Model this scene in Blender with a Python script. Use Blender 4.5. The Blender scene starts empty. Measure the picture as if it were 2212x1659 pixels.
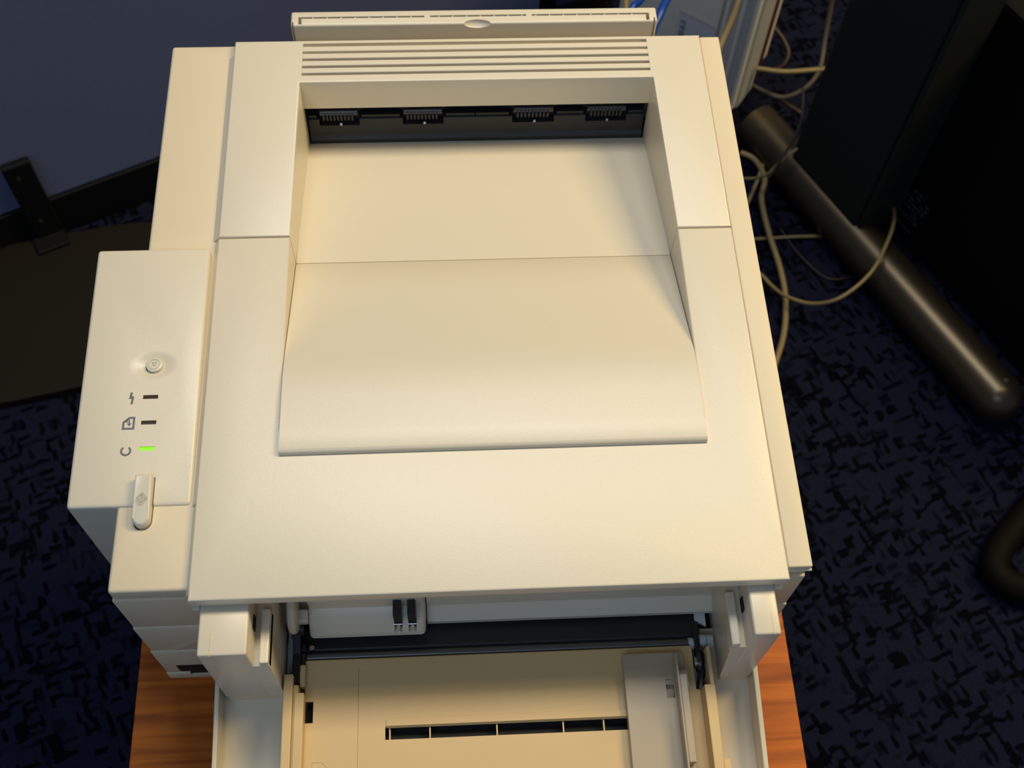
import bpy, bmesh, math, random
from mathutils import Vector, Matrix
from mathutils.geometry import tessellate_polygon
random.seed(4)
scene = bpy.context.scene
C = scene.collection
PI = math.pi
H = 0.768            # height of the printer's top cover above the floor (metres)
TT = H - 0.1695      # table top height

# ------------------------------------------------------------------ camera, world, light
cam = bpy.data.cameras.new('camera'); co = bpy.data.objects.new('camera', cam); C.objects.link(co)
Rw = [(0.99842977, -0.04809331, 0.02872326), (-0.02838504, -0.87640106, -0.4807447), (0.0482937, 0.47917451, -0.87639005)]
rx = Vector(Rw[0]); dn = Vector(Rw[1]); fw = Vector(Rw[2])
m = Matrix((rx, -dn, -fw)).transposed().to_4x4()
m.translation = Vector((0, -0.2085, 0.611 + H))
co.matrix_world = m
cam.sensor_width = 36; cam.lens = 2564.3 / 2212 * 36; cam.clip_start = 0.01
cam.dof.use_dof = True; cam.dof.focus_distance = 0.70; cam.dof.aperture_fstop = 14
scene.camera = co

w = bpy.data.worlds.new('room_light'); scene.world = w; w.use_nodes = True
w.node_tree.nodes['Background'].inputs[0].default_value = (0.50, 0.68, 1.0, 1)
w.node_tree.nodes['Background'].inputs[1].default_value = 0.16
def area(name, loc, target, sx, sy, power, col):
    l = bpy.data.lights.new(name, 'AREA'); l.shape = 'RECTANGLE'; l.size = sx; l.size_y = sy
    l.energy = power; l.color = col
    o = bpy.data.objects.new(name, l); C.objects.link(o); o.location = loc
    d = Vector(target) - Vector(loc)
    o.rotation_euler = d.to_track_quat('-Z', 'Y').to_euler()
    return o
WARM = (1.0, 0.78, 0.38)
area('ceiling_lamp', (1.75, 0.78, 2.62), (1.75, 0.78, 0), 1.3, 0.55, 53, WARM)
area('ceiling_lamp', (0.12, 0.85, 2.62), (0.12, 0.85, 0), 1.1, 0.45, 19, (1.0, 0.97, 0.92))
area('cool_fill', (-0.5, -1.3, 2.55), (0, 0.0, 0.8), 1.4, 0.8, 9, (0.50, 0.70, 1.0))  # added cool soft fill from above the front; no window built
scene.view_settings.view_transform = 'Standard'; scene.view_settings.look = 'None'
scene.view_settings.gamma = 1; scene.view_settings.exposure = 0.0
scene.view_settings.use_curve_mapping = False

# ------------------------------------------------------------------ materials
def mat(name, col, rough=0.5, metal=0.0, spec=0.5, bump=None, noise=None, emit=None, coord='Object'):
    mt = bpy.data.materials.new(name); mt.use_nodes = True
    nt = mt.node_tree; b = nt.nodes['Principled BSDF']
    b.inputs['Base Color'].default_value = (*col, 1); b.inputs['Roughness'].default_value = rough
    b.inputs['Metallic'].default_value = metal; b.inputs['Specular IOR Level'].default_value = spec
    tc = nt.nodes.new('ShaderNodeTexCoord')
    if noise:
        sc, amt = noise
        n = nt.nodes.new('ShaderNodeTexNoise'); n.inputs['Scale'].default_value = sc; n.inputs['Detail'].default_value = 4
        nt.links.new(tc.outputs[coord], n.inputs['Vector'])
        r = nt.nodes.new('ShaderNodeMapRange'); r.inputs['To Min'].default_value = 1 - amt; r.inputs['To Max'].default_value = 1 + amt
        nt.links.new(n.outputs['Fac'], r.inputs['Value'])
        mx = nt.nodes.new('ShaderNodeVectorMath'); mx.operation = 'SCALE'
        mx.inputs[0].default_value = col; nt.links.new(r.outputs[0], mx.inputs['Scale'])
        nt.links.new(mx.outputs[0], b.inputs['Base Color'])
    if bump:
        sc, st = bump
        n = nt.nodes.new('ShaderNodeTexNoise'); n.inputs['Scale'].default_value = sc; n.inputs['Detail'].default_value = 2
        nt.links.new(tc.outputs[coord], n.inputs['Vector'])
        bp = nt.nodes.new('ShaderNodeBump'); bp.inputs['Strength'].default_value = st; bp.inputs['Distance'].default_value = 0.0005
        nt.links.new(n.outputs['Fac'], bp.inputs['Height']); nt.links.new(bp.outputs[0], b.inputs['Normal'])
    if emit:
        b.inputs['Emission Color'].default_value = (*emit[0], 1); b.inputs['Emission Strength'].default_value = emit[1]
    return mt
M = {}
M['cream'] = mat('cream_plastic', (0.75, 0.665, 0.495), 0.33, spec=0.75, bump=(2600, 0.16), noise=(9, 0.015))
M['body'] = mat('yellowed_cream_plastic', (0.76, 0.64, 0.43), 0.45, bump=(2600, 0.16), noise=(9, 0.02))
M['smooth'] = mat('smooth_cream_plastic', (0.74, 0.65, 0.48), 0.32, noise=(14, 0.02))
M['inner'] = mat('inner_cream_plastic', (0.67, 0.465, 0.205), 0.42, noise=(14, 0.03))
M['button'] = mat('button_plastic', (0.72, 0.66, 0.52), 0.28)
M['black'] = mat('black_plastic', (0.012, 0.013, 0.015), 0.42, noise=(60, 0.2))
M['blacksoft'] = mat('black_film', (0.018, 0.018, 0.018), 0.5, bump=(500, 0.2), noise=(40, 0.2))
M['rubber'] = mat('roller_rubber', (0.02, 0.02, 0.02), 0.35)
M['steel'] = mat('steel', (0.5, 0.5, 0.5), 0.25, metal=1.0)
M['darksteel'] = mat('dark_steel', (0.08, 0.075, 0.07), 0.3, metal=0.7)
M['rodsteel'] = mat('dark_roller_steel', (0.12, 0.115, 0.105), 0.35, metal=0.5)
M['guide'] = mat('shadowed_inner_plastic', (0.44, 0.35, 0.23), 0.35, noise=(14, 0.03))  # tray plastic darkened; the right block's shadow is put into the colour
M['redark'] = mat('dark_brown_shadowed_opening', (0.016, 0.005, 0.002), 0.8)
M['white'] = mat('white_plastic', (0.62, 0.64, 0.64), 0.4)
M['print'] = mat('grey_print', (0.14, 0.15, 0.16), 0.6)
M['engrave'] = mat('engraved_line', (0.36, 0.30, 0.20), 0.6)
M['lens_off'] = mat('brown_lens', (0.055, 0.035, 0.015), 0.15)
M['lens_on'] = mat('green_lens', (0.2, 0.6, 0.02), 0.3, emit=((0.30, 0.85, 0.0), 0.6))
M['dark'] = mat('dark_gap', (0.01, 0.01, 0.01), 0.8)
M['partition'] = mat('blue_grey_fabric', (0.13, 0.155, 0.26), 0.95, spec=0.1, noise=(300, 0.12))
M['navy'] = mat('navy_fabric', (0.03, 0.035, 0.09), 0.95, spec=0.1, noise=(300, 0.12))
M['pblack'] = mat('black_metal', (0.004, 0.004, 0.004), 0.6, spec=0.2)
M['brownboard'] = mat('dark_brown_laminate', (0.011, 0.0075, 0.003), 0.6, spec=0.2, noise=(30, 0.15))
M['deskmetal'] = mat('dark_grey_desk_metal', (0.085, 0.066, 0.040), 0.33, metal=0.75)
M['pcblack'] = mat('black_computer_case', (0.003, 0.003, 0.003), 0.6, spec=0.15)
M['deskblack'] = mat('black_desk_panel', (0.018, 0.019, 0.016), 0.6, spec=0.2)
M['chair'] = mat('dark_brown_chair_frame', (0.003, 0.0022, 0.001), 0.7, spec=0.1)
M['greycase'] = mat('light_grey_case', (0.88, 0.82, 0.68), 0.5, noise=(12, 0.04))
M['greycase2'] = mat('grey_case_edge', (0.55, 0.54, 0.51), 0.5)
M['red'] = mat('red_plastic', (0.10, 0.008, 0.003), 0.5)
M['tape'] = mat('pink_tape', (0.85, 0.72, 0.66), 0.6)
M['label'] = mat('pale_label', (0.70, 0.71, 0.73), 0.5)
M['cablecream'] = mat('cream_cable', (0.24, 0.18, 0.075), 0.5)
M['cablegrey'] = mat('grey_cable', (0.11, 0.09, 0.07), 0.5)
M['cabledim'] = mat('dim_brown_cable', (0.05, 0.026, 0.01), 0.5)
M['cableblue'] = mat('blue_cable', (0.005, 0.05, 0.30), 0.4)
M['cabledark'] = mat('dark_cable', (0.012, 0.012, 0.014), 0.6)
M['text'] = mat('grey_label_print', (0.05, 0.05, 0.055), 0.6)

def wood():
    mt = bpy.data.materials.new('cherry_wood'); mt.use_nodes = True; nt = mt.node_tree; b = nt.nodes['Principled BSDF']
    tc = nt.nodes.new('ShaderNodeTexCoord'); mp = nt.nodes.new('ShaderNodeMapping')
    mp.inputs['Scale'].default_value = (4, 60, 4); nt.links.new(tc.outputs['Object'], mp.inputs['Vector'])
    n = nt.nodes.new('ShaderNodeTexNoise'); n.inputs['Scale'].default_value = 1.6; n.inputs['Detail'].default_value = 6; n.inputs['Distortion'].default_value = 0.9
    nt.links.new(mp.outputs[0], n.inputs['Vector'])
    r = nt.nodes.new('ShaderNodeValToRGB')
    e = r.color_ramp.elements; e[0].position = 0.30; e[0].color = (0.26, 0.050, 0.002, 1); e[1].position = 0.62; e[1].color = (0.60, 0.150, 0.008, 1)
    nt.links.new(n.outputs['Fac'], r.inputs['Fac']); nt.links.new(r.outputs[0], b.inputs['Base Color'])
    b.inputs['Roughness'].default_value = 0.5; b.inputs['Specular IOR Level'].default_value = 0.25
    return mt
M['wood'] = wood()
def carpet():
    mt = bpy.data.materials.new('navy_carpet'); mt.use_nodes = True; nt = mt.node_tree; b = nt.nodes['Principled BSDF']
    tc = nt.nodes.new('ShaderNodeTexCoord')
    outs = []
    wob = nt.nodes.new('ShaderNodeTexNoise'); wob.inputs['Scale'].default_value = 90
    nt.links.new(tc.outputs['Object'], wob.inputs['Vector'])
    wa = nt.nodes.new('ShaderNodeVectorMath'); wa.operation = 'MULTIPLY_ADD'
    wa.inputs[1].default_value = (0.004, 0.004, 0); nt.links.new(wob.outputs['Color'], wa.inputs[0]); nt.links.new(tc.outputs['Object'], wa.inputs[2])
    for ang, sc in ((22, (66, 185, 1)), (112, (66, 185, 1))):
        rot = nt.nodes.new('ShaderNodeVectorRotate'); rot.rotation_type = 'Z_AXIS'; rot.inputs['Angle'].default_value = -math.radians(ang)
        nt.links.new(wa.outputs[0], rot.inputs['Vector'])
        mp = nt.nodes.new('ShaderNodeMapping'); mp.inputs['Scale'].default_value = sc; nt.links.new(rot.outputs[0], mp.inputs['Vector'])
        v = nt.nodes.new('ShaderNodeTexVoronoi'); v.voronoi_dimensions = '2D'; v.inputs['Randomness'].default_value = 0.55; v.inputs['Scale'].default_value = 1.0
        nt.links.new(mp.outputs[0], v.inputs['Vector'])
        sep = nt.nodes.new('ShaderNodeSeparateColor'); nt.links.new(v.outputs['Color'], sep.inputs[0])
        r = nt.nodes.new('ShaderNodeMapRange'); r.inputs['From Min'].default_value = 0.12; r.inputs['From Max'].default_value = 0.26
        nt.links.new(sep.outputs[0], r.inputs['Value']); outs.append(r.outputs[0])
    mn = nt.nodes.new('ShaderNodeMath'); mn.operation = 'MULTIPLY'
    nt.links.new(outs[0], mn.inputs[0]); nt.links.new(outs[1], mn.inputs[1])
    n = nt.nodes.new('ShaderNodeTexNoise'); n.inputs['Scale'].default_value = 260; nt.links.new(tc.outputs['Object'], n.inputs['Vector'])
    mx = nt.nodes.new('ShaderNodeMixRGB'); mx.inputs[1].default_value = (0.0012, 0.0014, 0.0034, 1); mx.inputs[2].default_value = (0.0078, 0.0092, 0.0225, 1)
    nt.links.new(mn.outputs[0], mx.inputs[0])
    mu = nt.nodes.new('ShaderNodeVectorMath'); mu.operation = 'SCALE'
    rr = nt.nodes.new('ShaderNodeMapRange'); rr.inputs['To Min'].default_value = 0.6; rr.inputs['To Max'].default_value = 1.4
    nt.links.new(n.outputs['Fac'], rr.inputs['Value']); nt.links.new(mx.outputs[0], mu.inputs[0]); nt.links.new(rr.outputs[0], mu.inputs['Scale'])
    nt.links.new(mu.outputs[0], b.inputs['Base Color']); b.inputs['Roughness'].default_value = 1; b.inputs['Specular IOR Level'].default_value = 0.05
    return mt
M['carpet'] = carpet()

# ------------------------------------------------------------------ geometry helpers (coordinates: x right, y back, z up, z = 0 on the printer's top cover)
def bev(bm, width, seg=3, ang=30):
    if width <= 0: return bm
    bmesh.ops.remove_doubles(bm, verts=bm.verts, dist=1e-6)
    ed = [e for e in bm.edges if len(e.link_faces) == 2 and e.calc_face_angle(0) > math.radians(ang)]
    bmesh.ops.bevel(bm, geom=ed, offset=width, segments=seg, profile=0.5, affect='EDGES', clamp_overlap=True)
    return bm
def fix(bm):
    bmesh.ops.recalc_face_normals(bm, faces=bm.faces); return bm
def box(x0, x1, y0, y1, z0, z1, b=0.0, seg=3):
    bm = bmesh.new()
    v = [bm.verts.new((x, y, z)) for x in (x0, x1) for y in (y0, y1) for z in (z0, z1)]
    for f in ((0, 1, 3, 2), (4, 6, 7, 5), (0, 4, 5, 1), (2, 3, 7, 6), (0, 2, 6, 4), (1, 5, 7, 3)): bm.faces.new([v[i] for i in f])
    fix(bm); return bev(bm, b, seg)
def hexa(bot, top, b=0.0, seg=3):
    bm = bmesh.new(); n = len(bot)
    vb = [bm.verts.new(p) for p in bot]; vt = [bm.verts.new(p) for p in top]
    bm.faces.new(vb[::-1]); bm.faces.new(vt)
    for i in range(n): bm.faces.new((vb[i], vb[(i + 1) % n], vt[(i + 1) % n], vt[i]))
    fix(bm); return bev(bm, b, seg)
def prism_top(poly, z0, z1, b, seg=3):
    bm = prism(poly, z0, z1)
    ed = [e for e in bm.edges if min(v.co.z for v in e.verts) > z1 - 1e-6]
    bmesh.ops.bevel(bm, geom=ed, offset=b, segments=seg, profile=0.5, affect='EDGES', clamp_overlap=True)
    return bm
def prism(poly, z0, z1, b=0.0, seg=3):
    return hexa([(x, y, z0) for x, y in poly], [(x, y, z1) for x, y in poly], b, seg)
def profx(prof, x0, x1, b=0.0, seg=3):      # outline in (y, z) swept along x
    return hexa([(x0, y, z) for y, z in prof], [(x1, y, z) for y, z in prof], b, seg)
def profy(prof, y0, y1, b=0.0, seg=3):      # outline in (x, z) swept along y
    return hexa([(x, y0, z) for x, z in prof], [(x, y1, z) for x, z in prof], b, seg)
def stadium(cx, y0, y1, r, n=14):
    return [(cx + r * math.cos(PI + PI * k / n), y0 + r + r * math.sin(PI + PI * k / n)) for k in range(n + 1)] + [(cx + r, y1), (cx - r, y1)]
def cyl(p0, p1, r, seg=24, r1=None, b=0.0):
    bm = bmesh.new(); a = Vector(p0); c = Vector(p1); d = c - a
    q = d.to_track_quat('Z', 'Y').to_matrix().to_4x4(); q.translation = (a + c) / 2
    bmesh.ops.create_cone(bm, cap_ends=True, segments=seg, radius1=r, radius2=r if r1 is None else r1, depth=d.length, matrix=q)
    return bev(bm, b, 2, 50)
def add(bm, other):
    me = bpy.data.meshes.new('t'); other.to_mesh(me); bm.from_mesh(me); bpy.data.meshes.remove(me); other.free(); return bm
def tube(pts, r, seg=10, sub=8):
    P = [Vector(p) for p in pts]; out = []
    for i in range(len(P) - 1):
        a = P[max(i - 1, 0)]; b = P[i]; c = P[i + 1]; d = P[min(i + 2, len(P) - 1)]
        for k in range(sub):
            t = k / sub
            out.append(0.5 * ((2 * b) + (-a + c) * t + (2 * a - 5 * b + 4 * c - d) * t * t + (-a + 3 * b - 3 * c + d) * t ** 3))
    out.append(P[-1]); bm = bmesh.new(); prev = None
    for i, p in enumerate(out):
        t = (out[min(i + 1, len(out) - 1)] - out[max(i - 1, 0)]).normalized()
        u = t.cross(Vector((0, 0, 1)))
        if u.length < 1e-3: u = t.cross(Vector((1, 0, 0)))
        u.normalize(); v = t.cross(u)
        ring = [bm.verts.new(p + r * (math.cos(2 * PI * k / seg) * u + math.sin(2 * PI * k / seg) * v)) for k in range(seg)]
        if prev:
            for k in range(seg): bm.faces.new((prev[k], prev[(k + 1) % seg], ring[(k + 1) % seg], ring[k]))
        else: bm.faces.new(ring)
        prev = ring
    bm.faces.new(prev[::-1]); return fix(bm)
def cut(bm, *cutters):
    ob = bpy.data.objects.new('t', bpy.data.meshes.new('t')); bm.to_mesh(ob.data); bm.free(); C.objects.link(ob)
    tmp = []
    for c in cutters:
        cc = bpy.data.objects.new('c', bpy.data.meshes.new('c')); c.to_mesh(cc.data); c.free(); C.objects.link(cc); tmp.append(cc)
        md = ob.modifiers.new('b', 'BOOLEAN'); md.operation = 'DIFFERENCE'; md.solver = 'EXACT'; md.object = cc
    dg = bpy.context.evaluated_depsgraph_get(); me = bpy.data.meshes.new_from_object(ob.evaluated_get(dg))
    r = bmesh.new(); r.from_mesh(me); bpy.data.meshes.remove(me)
    for o in tmp + [ob]:
        d = o.data; bpy.data.objects.remove(o); bpy.data.meshes.remove(d)
    return r
origin = {}
def world_of(o):
    return origin[o.name]
def thing(name, label, cat, loc, group=None):
    o = bpy.data.objects.new(name, None); C.objects.link(o); o.location = loc; o.empty_display_size = 0.05
    o['label'] = label; o['category'] = cat
    if group: o['group'] = group
    origin[o.name] = Vector(loc); return o
def obj(name, bm, material, parent=None, label=None, smooth=False, lift=H, kind=None):
    """the bmesh is in cover coordinates (z = 0 on the top cover); lift turns them into room coordinates"""
    me = bpy.data.meshes.new(name)
    base = origin[parent.name] if parent else Vector((0, 0, 0))
    lo = Vector((min(v.co.x for v in bm.verts) + max(v.co.x for v in bm.verts), min(v.co.y for v in bm.verts) + max(v.co.y for v in bm.verts), 0)) / 2
    lo.z = min(v.co.z for v in bm.verts) + lift
    for v in bm.verts: v.co = v.co + Vector((0, 0, lift)) - lo
    bm.to_mesh(me); bm.free()
    me.materials.append(M[material] if isinstance(material, str) else material)
    if smooth:
        for p in me.polygons: p.use_smooth = True
        me.set_sharp_from_angle(angle=math.radians(40))
    o = bpy.data.objects.new(name, me); C.objects.link(o)
    origin[o.name] = lo
    o.location = lo - base
    if parent: o.parent = parent
    if label: o['label'] = label
    if kind: o['kind'] = kind
    return o
def tag(o, label, cat, group=None):
    o['label'] = label; o['category'] = cat
    if group: o['group'] = group
    return o

# ------------------------------------------------------------------ setting
fl = obj('floor', box(-3, 3, -2.2, 3.2, -0.05, 0), 'carpet', lift=0, kind='structure')
fl['label'] = 'dark navy carpet with short black dashes'
wb = obj('wall_back', box(-3, 3, 3.2, 3.3, 0, 2.7), mat('wall_paint', (0.35, 0.34, 0.33), 0.9), lift=0, kind='structure')

# ------------------------------------------------------------------ side table
t = thing('side_table', 'cherry wood table under the cream printer', 'table', (0, 0.05, 0))
obj('tabletop', box(-0.2125, 0.219, -0.30, 0.42, TT - 0.022, TT, 0.0012), 'wood', t, lift=0)
for lx in (-0.18, 0.155):
    for ly in (-0.26, 0.355):
        obj('leg', box(lx, lx + 0.03, ly, ly + 0.03, 0, TT - 0.022, 0.002), 'wood', t, lift=0)
obj('apron', box(-0.15, 0.155, -0.255, -0.237, TT - 0.09, TT - 0.022), 'wood', t, lift=0)
obj('apron', box(-0.15, 0.155, 0.362, 0.380, TT - 0.09, TT - 0.022), 'wood', t, lift=0)

# ------------------------------------------------------------------ printer
pr = thing('laser_printer', 'large cream office laser printer with its front tray open', 'printer', (0.002, 0.2, TT))
XL, XR, YF, YB = -0.1890, 0.1924, 0.0080, 0.4030
def ring(dx):
    return [(XL - dx, YF - dx), (XL - dx, YB + dx), (XR + dx, YB + dx), (XR + dx, YF - dx), (0.168, YF - dx), (0.168, 0.385), (-0.128, 0.385), (-0.128, YF - dx)]
levels = [(-0.0172, -0.0050, 0), (-0.0648, -0.0178, 0.0006), (-0.1108, -0.0654, 0.0012), (-0.1570, -0.1114, 0.0018), (-0.1695, -0.1576, 0.0024)]
for i, (z0, z1, dx) in enumerate(levels):
    b = prism(ring(dx), z0, z1, 0.0011 if i else 0.0022, 2 if i else 3)
    if i == 0:
        b = cut(b, box(-0.1822, -0.1765, 0, 0.0095, -0.020, -0.0164),
                   prism(stadium(-0.1738, 0.0432, 0.075, 0.0051), -0.030, 0.02))
    if i == 2: b = cut(b, box(-0.1826, -0.1764, 0, 0.0088, -0.113, -0.1096))
    if i == 3: b = cut(b, box(-0.1818, -0.134, -0.01, 0.12, -0.1572, -0.1410), box(-0.1800, -0.173, 0, 0.0075, -0.1385, -0.1375))
    if i == 4: b = cut(b, box(-0.1760, -0.134, -0.01, 0.12, -0.1625, -0.150))
    obj('housing_band', b, 'body' if i else 'body', pr, smooth=True)
obj('recess_shade_liner', box(-0.1812, -0.1350, 0.0068, 0.0120, -0.1622, -0.1412), 'redark', pr, 'dark brown liner standing in for the shaded opening')  # liner almost flush with the face; the opening's shade is in its colour
# right hand strip: thin bright lip just under its top
obj('side_strip', box(0.1793, 0.1930, 0.0072, 0.4008, -0.0048, -0.0010, 0.0010, 3), 'body', pr, smooth=True)
obj('side_lip', box(0.1793, 0.1932, 0.0062, 0.395, -0.0058, -0.0049, 0.0003, 1), 'smooth', pr)
# inner walls closing the body behind the cover
obj('inner_frame', box(-0.127, 0.167, 0.374, 0.3846, -0.168, -0.066), 'dark', pr)

# rear cover: U shaped plate, five vent slots, recess walls below
RX0, RX1 = -0.0992, 0.1425
RX0f, RX1f = -0.1005, 0.1443
rear = prism_top([(-0.1447, 0.2360), (-0.1447, 0.4016), (0.1790, 0.4016), (0.1790, 0.2360), (RX1f, 0.2360), (RX1, 0.3632), (RX0, 0.3632), (RX0f, 0.2360)], -0.0095, 0.0, 0.0010, 3)
rear = cut(rear, box(-0.0980, 0.1412, 0.3692, 0.3985, -0.02, 0.01))
rc = obj('rear_cover', rear, 'cream', pr, smooth=True)
pit = 0.0066
for k in range(4):
    y0 = 0.3692 + 0.0025 + k * pit
    obj('vent_slat', box(-0.0981, 0.1413, y0, y0 + pit - 0.0025 + 0.0003, -0.0085, -0.00005, 0.0003, 1), 'cream', rc)
obj('vent_floor', box(-0.099, 0.142, 0.3685, 0.3990, -0.0110, -0.0080), 'smooth', rc)
# back wall of the paper recess, and the side walls
obj('recess_wall', box(-0.0992, 0.1425, 0.3632, 0.3660, -0.0262, -0.0095), 'cream', rc)
obj('recess_wall', hexa([(RX0 - 0.003, 0.3635, -0.072), (RX0, 0.3632, -0.072), (RX0f, 0.2360, -0.045), (RX0f - 0.003, 0.2365, -0.045)],
                        [(RX0 - 0.003, 0.3632, -0.0095), (RX0, 0.3632, -0.0095), (RX0f, 0.2360, -0.0095), (RX0f - 0.003, 0.2360, -0.0095)]), 'cream', rc)
obj('recess_wall', hexa([(RX1, 0.3632, -0.072), (RX1 + 0.003, 0.3635, -0.072), (RX1f + 0.003, 0.2365, -0.045), (RX1f, 0.2360, -0.045)],
                        [(RX1, 0.3632, -0.0095), (RX1 + 0.003, 0.3632, -0.0095), (RX1f + 0.003, 0.2360, -0.0095), (RX1f, 0.2360, -0.0095)]), 'cream', rc)
ot = profx([(0.3600, -0.0595), (0.3600, -0.066), (0.2350, -0.036), (0.2357, -0.0302)], RX0f + 0.0002, RX1f - 0.0002, 0.0)
obj('output_tray', ot, 'cream', pr)
def skirt(y0, y1, out, parent):
    obj('cover_skirt', hexa([(-0.1440, y0, -0.0050), (out, y0, -0.0050), (out, y1, -0.0050), (-0.1440, y1, -0.0050)],
                            [(-0.1440, y0, -0.0006), (-0.1446, y0, -0.0009), (-0.1446, y1, -0.0009), (-0.1440, y1, -0.0006)]), 'cream', parent)
skirt(0.2362, 0.3900, -0.1488, rc)
# paper exit: dark frame with four roller bays
ef = thing('x', 'x', 'x', (0, 0, 0)); bpy.data.objects.remove(ef)
fr = profx([(0.3600, -0.0665), (0.3600, -0.0560), (0.3625, -0.0535), (0.3652, -0.0400), (0.3720, -0.0400), (0.3720, -0.0665)], -0.0982, 0.1412, 0.0003, 1)
bays = [(-0.0905, -0.0620), (-0.0315, -0.0025), (0.0465, 0.0765), (0.0990, 0.1285)]
fr = cut(fr, *[box(a, b, 0.355, 0.3705, -0.0452, -0.02) for a, b in bays])
ex = obj('paper_exit', fr, 'blacksoft', pr, 'black paper exit under the vent')
obj('exit_wall', box(-0.099, 0.142, 0.3722, 0.3738, -0.067, -0.012), 'black', ex)
for a, b in bays:
    rb = bmesh.new(); n = 9; st = (b - a - 0.006) / n
    for k in range(n):
        x = a + 0.003 + k * st
        add(rb, cyl((x, 0.3676, -0.0375), (x + st * 0.55, 0.3676, -0.0375), 0.0047, 16))
    obj('exit_roller', rb, 'rubber', ex, smooth=True)
    obj('roller_shaft', cyl((a + 0.001, 0.3676, -0.0350), (b - 0.001, 0.3676, -0.0350), 0.0028, 12), 'darksteel', ex, smooth=True)
    xm = (a + b) / 2 + 0.001
    obj('guide_pin', cyl((xm - 0.0008, 0.3650, -0.0445), (xm + 0.0008, 0.3650, -0.0445), 0.0016, 10), 'steel', ex, smooth=True)
for a, b in ((-0.0980, -0.0920), (-0.0605, -0.0335), (-0.0005, 0.0195), (0.0205, 0.0440), (0.0785, 0.0975), (0.1300, 0.1405)):
    obj('exit_rib', box(a, b, 0.3664, 0.3680, -0.0400, -0.0370), 'black', ex)

# front cover: big flat plate with the front of the recess
NOTCH = 0.100
fc_bm = prism_top([(-0.1447, 0.0), (-0.1447, 0.2350), (RX0f, 0.2350), (RX0f, NOTCH), (RX1f, NOTCH), (RX1f, 0.2350), (0.1832, 0.2350), (0.1790, 0.2255), (0.1790, 0.0)][:6]
              + [(0.1790, 0.2350), (0.1790, 0.0)], -0.0075, 0.0, 0.0011, 3)
fc = obj('front_cover', fc_bm, 'cream', pr, smooth=True)
ramp = [(0.2350, -0.0300), (0.2344, -0.0292), (0.2050, -0.0197), (0.1850, -0.0132), (0.1700, -0.0080), (0.1600, -0.0046), (0.1520, -0.0018), (0.1440, 0.0006), (0.1340, 0.0022), (0.1200, 0.0031), (0.0990, 0.0036), (0.0862, 0.0037), (0.0846, 0.0031), (0.0838, 0.0020), (0.0836, -0.0005), (0.1000, -0.0060), (0.1500, -0.0120), (0.2350, -0.0400)]
obj('output_ramp', profx(ramp, -0.1001, 0.1439), 'cream', fc, smooth=True)
obj('recess_wall', hexa([(RX0f - 0.003, 0.2345, -0.045), (RX0f, 0.2350, -0.045), (RX0f, NOTCH, -0.010), (RX0f - 0.003, NOTCH, -0.010)],
                        [(RX0f - 0.003, 0.2350, -0.0075), (RX0f, 0.2350, -0.0075), (RX0f, NOTCH, -0.0075), (RX0f - 0.003, NOTCH, -0.0075)]), 'cream', fc)
obj('recess_wall', hexa([(RX1f, 0.2350, -0.045), (RX1f + 0.003, 0.2345, -0.045), (RX1f + 0.003, NOTCH, -0.010), (RX1f, NOTCH, -0.010)],
                        [(RX1f, 0.2350, -0.0075), (RX1f + 0.003, 0.2350, -0.0075), (RX1f + 0.003, NOTCH, -0.0075), (RX1f, NOTCH, -0.0075)]), 'cream', fc)

skirt(0.0040, 0.0560, -0.1468, fc); skirt(0.0565, 0.2345, -0.1474, fc)
# control panel on the left with button, three indicator lenses and the feed lever
def pz(y): return -0.0035 + (y - 0.057) / 0.168 * 0.0075
DC = (-0.1754, 0.1449)
def dimple(x, y):
    u = (x - DC[0] + 0.0005) / 0.0145; v = (y - DC[1]) / 0.0100; r = math.sqrt(u * u + v * v)
    return -0.0022 * (0.5 + 0.5 * math.cos(PI * r)) if r < 1 else 0.0
px0, px1, py0, py1 = -0.2165, -0.1481, 0.0570, 0.2255
body = hexa([(px0, py0, -0.13), (px1, py0, -0.13), (px1, py1, -0.13), (px0, py1, -0.13)],
            [(px0, py0, pz(py0)), (px1, py0, pz(py0)), (px1, py1, pz(py1)), (px0, py1, pz(py1))], 0.0022, 3)
SL = (-0.1786, -0.1680)
win = lambda x, y, w=0.0043, h=0.00125: box(x - w, x + w, y - h, y + h, -0.004 + pz(y), 0.02)
leds = [(-0.1758, 0.1241), (-0.1755, 0.1079), (-0.1750, 0.0917)]
body = cut(body, box(DC[0] - 0.0155, DC[0] + 0.0148, DC[1] - 0.0105, DC[1] + 0.0105, -0.02, 0.03), *[win(*q) for q in leds],
           prism(stadium(-0.1738, 0.0432, 0.0740, 0.0051), -0.015, 0.02))
cp = obj('control_panel', body, 'cream', pr, smooth=True)
g = bmesh.new(); nx, ny = 48, 36; vs = []
for j in range(ny + 1):
    for i in range(nx + 1):
        x = DC[0] - 0.0155 + 0.0303 * i / nx; y = DC[1] - 0.0105 + 0.021 * j / ny
        vs.append(g.verts.new((x, y, pz(y) + dimple(x, y))))
for j in range(ny):
    for i in range(nx):
        k = j * (nx + 1) + i; g.faces.new((vs[k], vs[k + 1], vs[k + nx + 2], vs[k + nx + 1]))
obj('finger_dimple', g, 'cream', cp, smooth=True)
bz = pz(DC[1]) - 0.0022
bt = obj('button_collar', cyl((DC[0], DC[1], bz), (DC[0], DC[1], bz + 0.0006), 0.0053, 40), 'dark', cp, smooth=True)
btn = cyl((DC[0], DC[1], bz), (DC[0], DC[1], bz + 0.0028), 0.0048, 48, b=0.0006)
btn = cut(btn, cut(cyl((DC[0], DC[1], bz + 0.0024), (DC[0], DC[1], bz + 0.004), 0.0034, 32), cyl((DC[0], DC[1], bz + 0.002), (DC[0], DC[1], bz + 0.005), 0.0030, 32)))
obj('reset_button', btn, 'button', cp, smooth=True)
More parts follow.
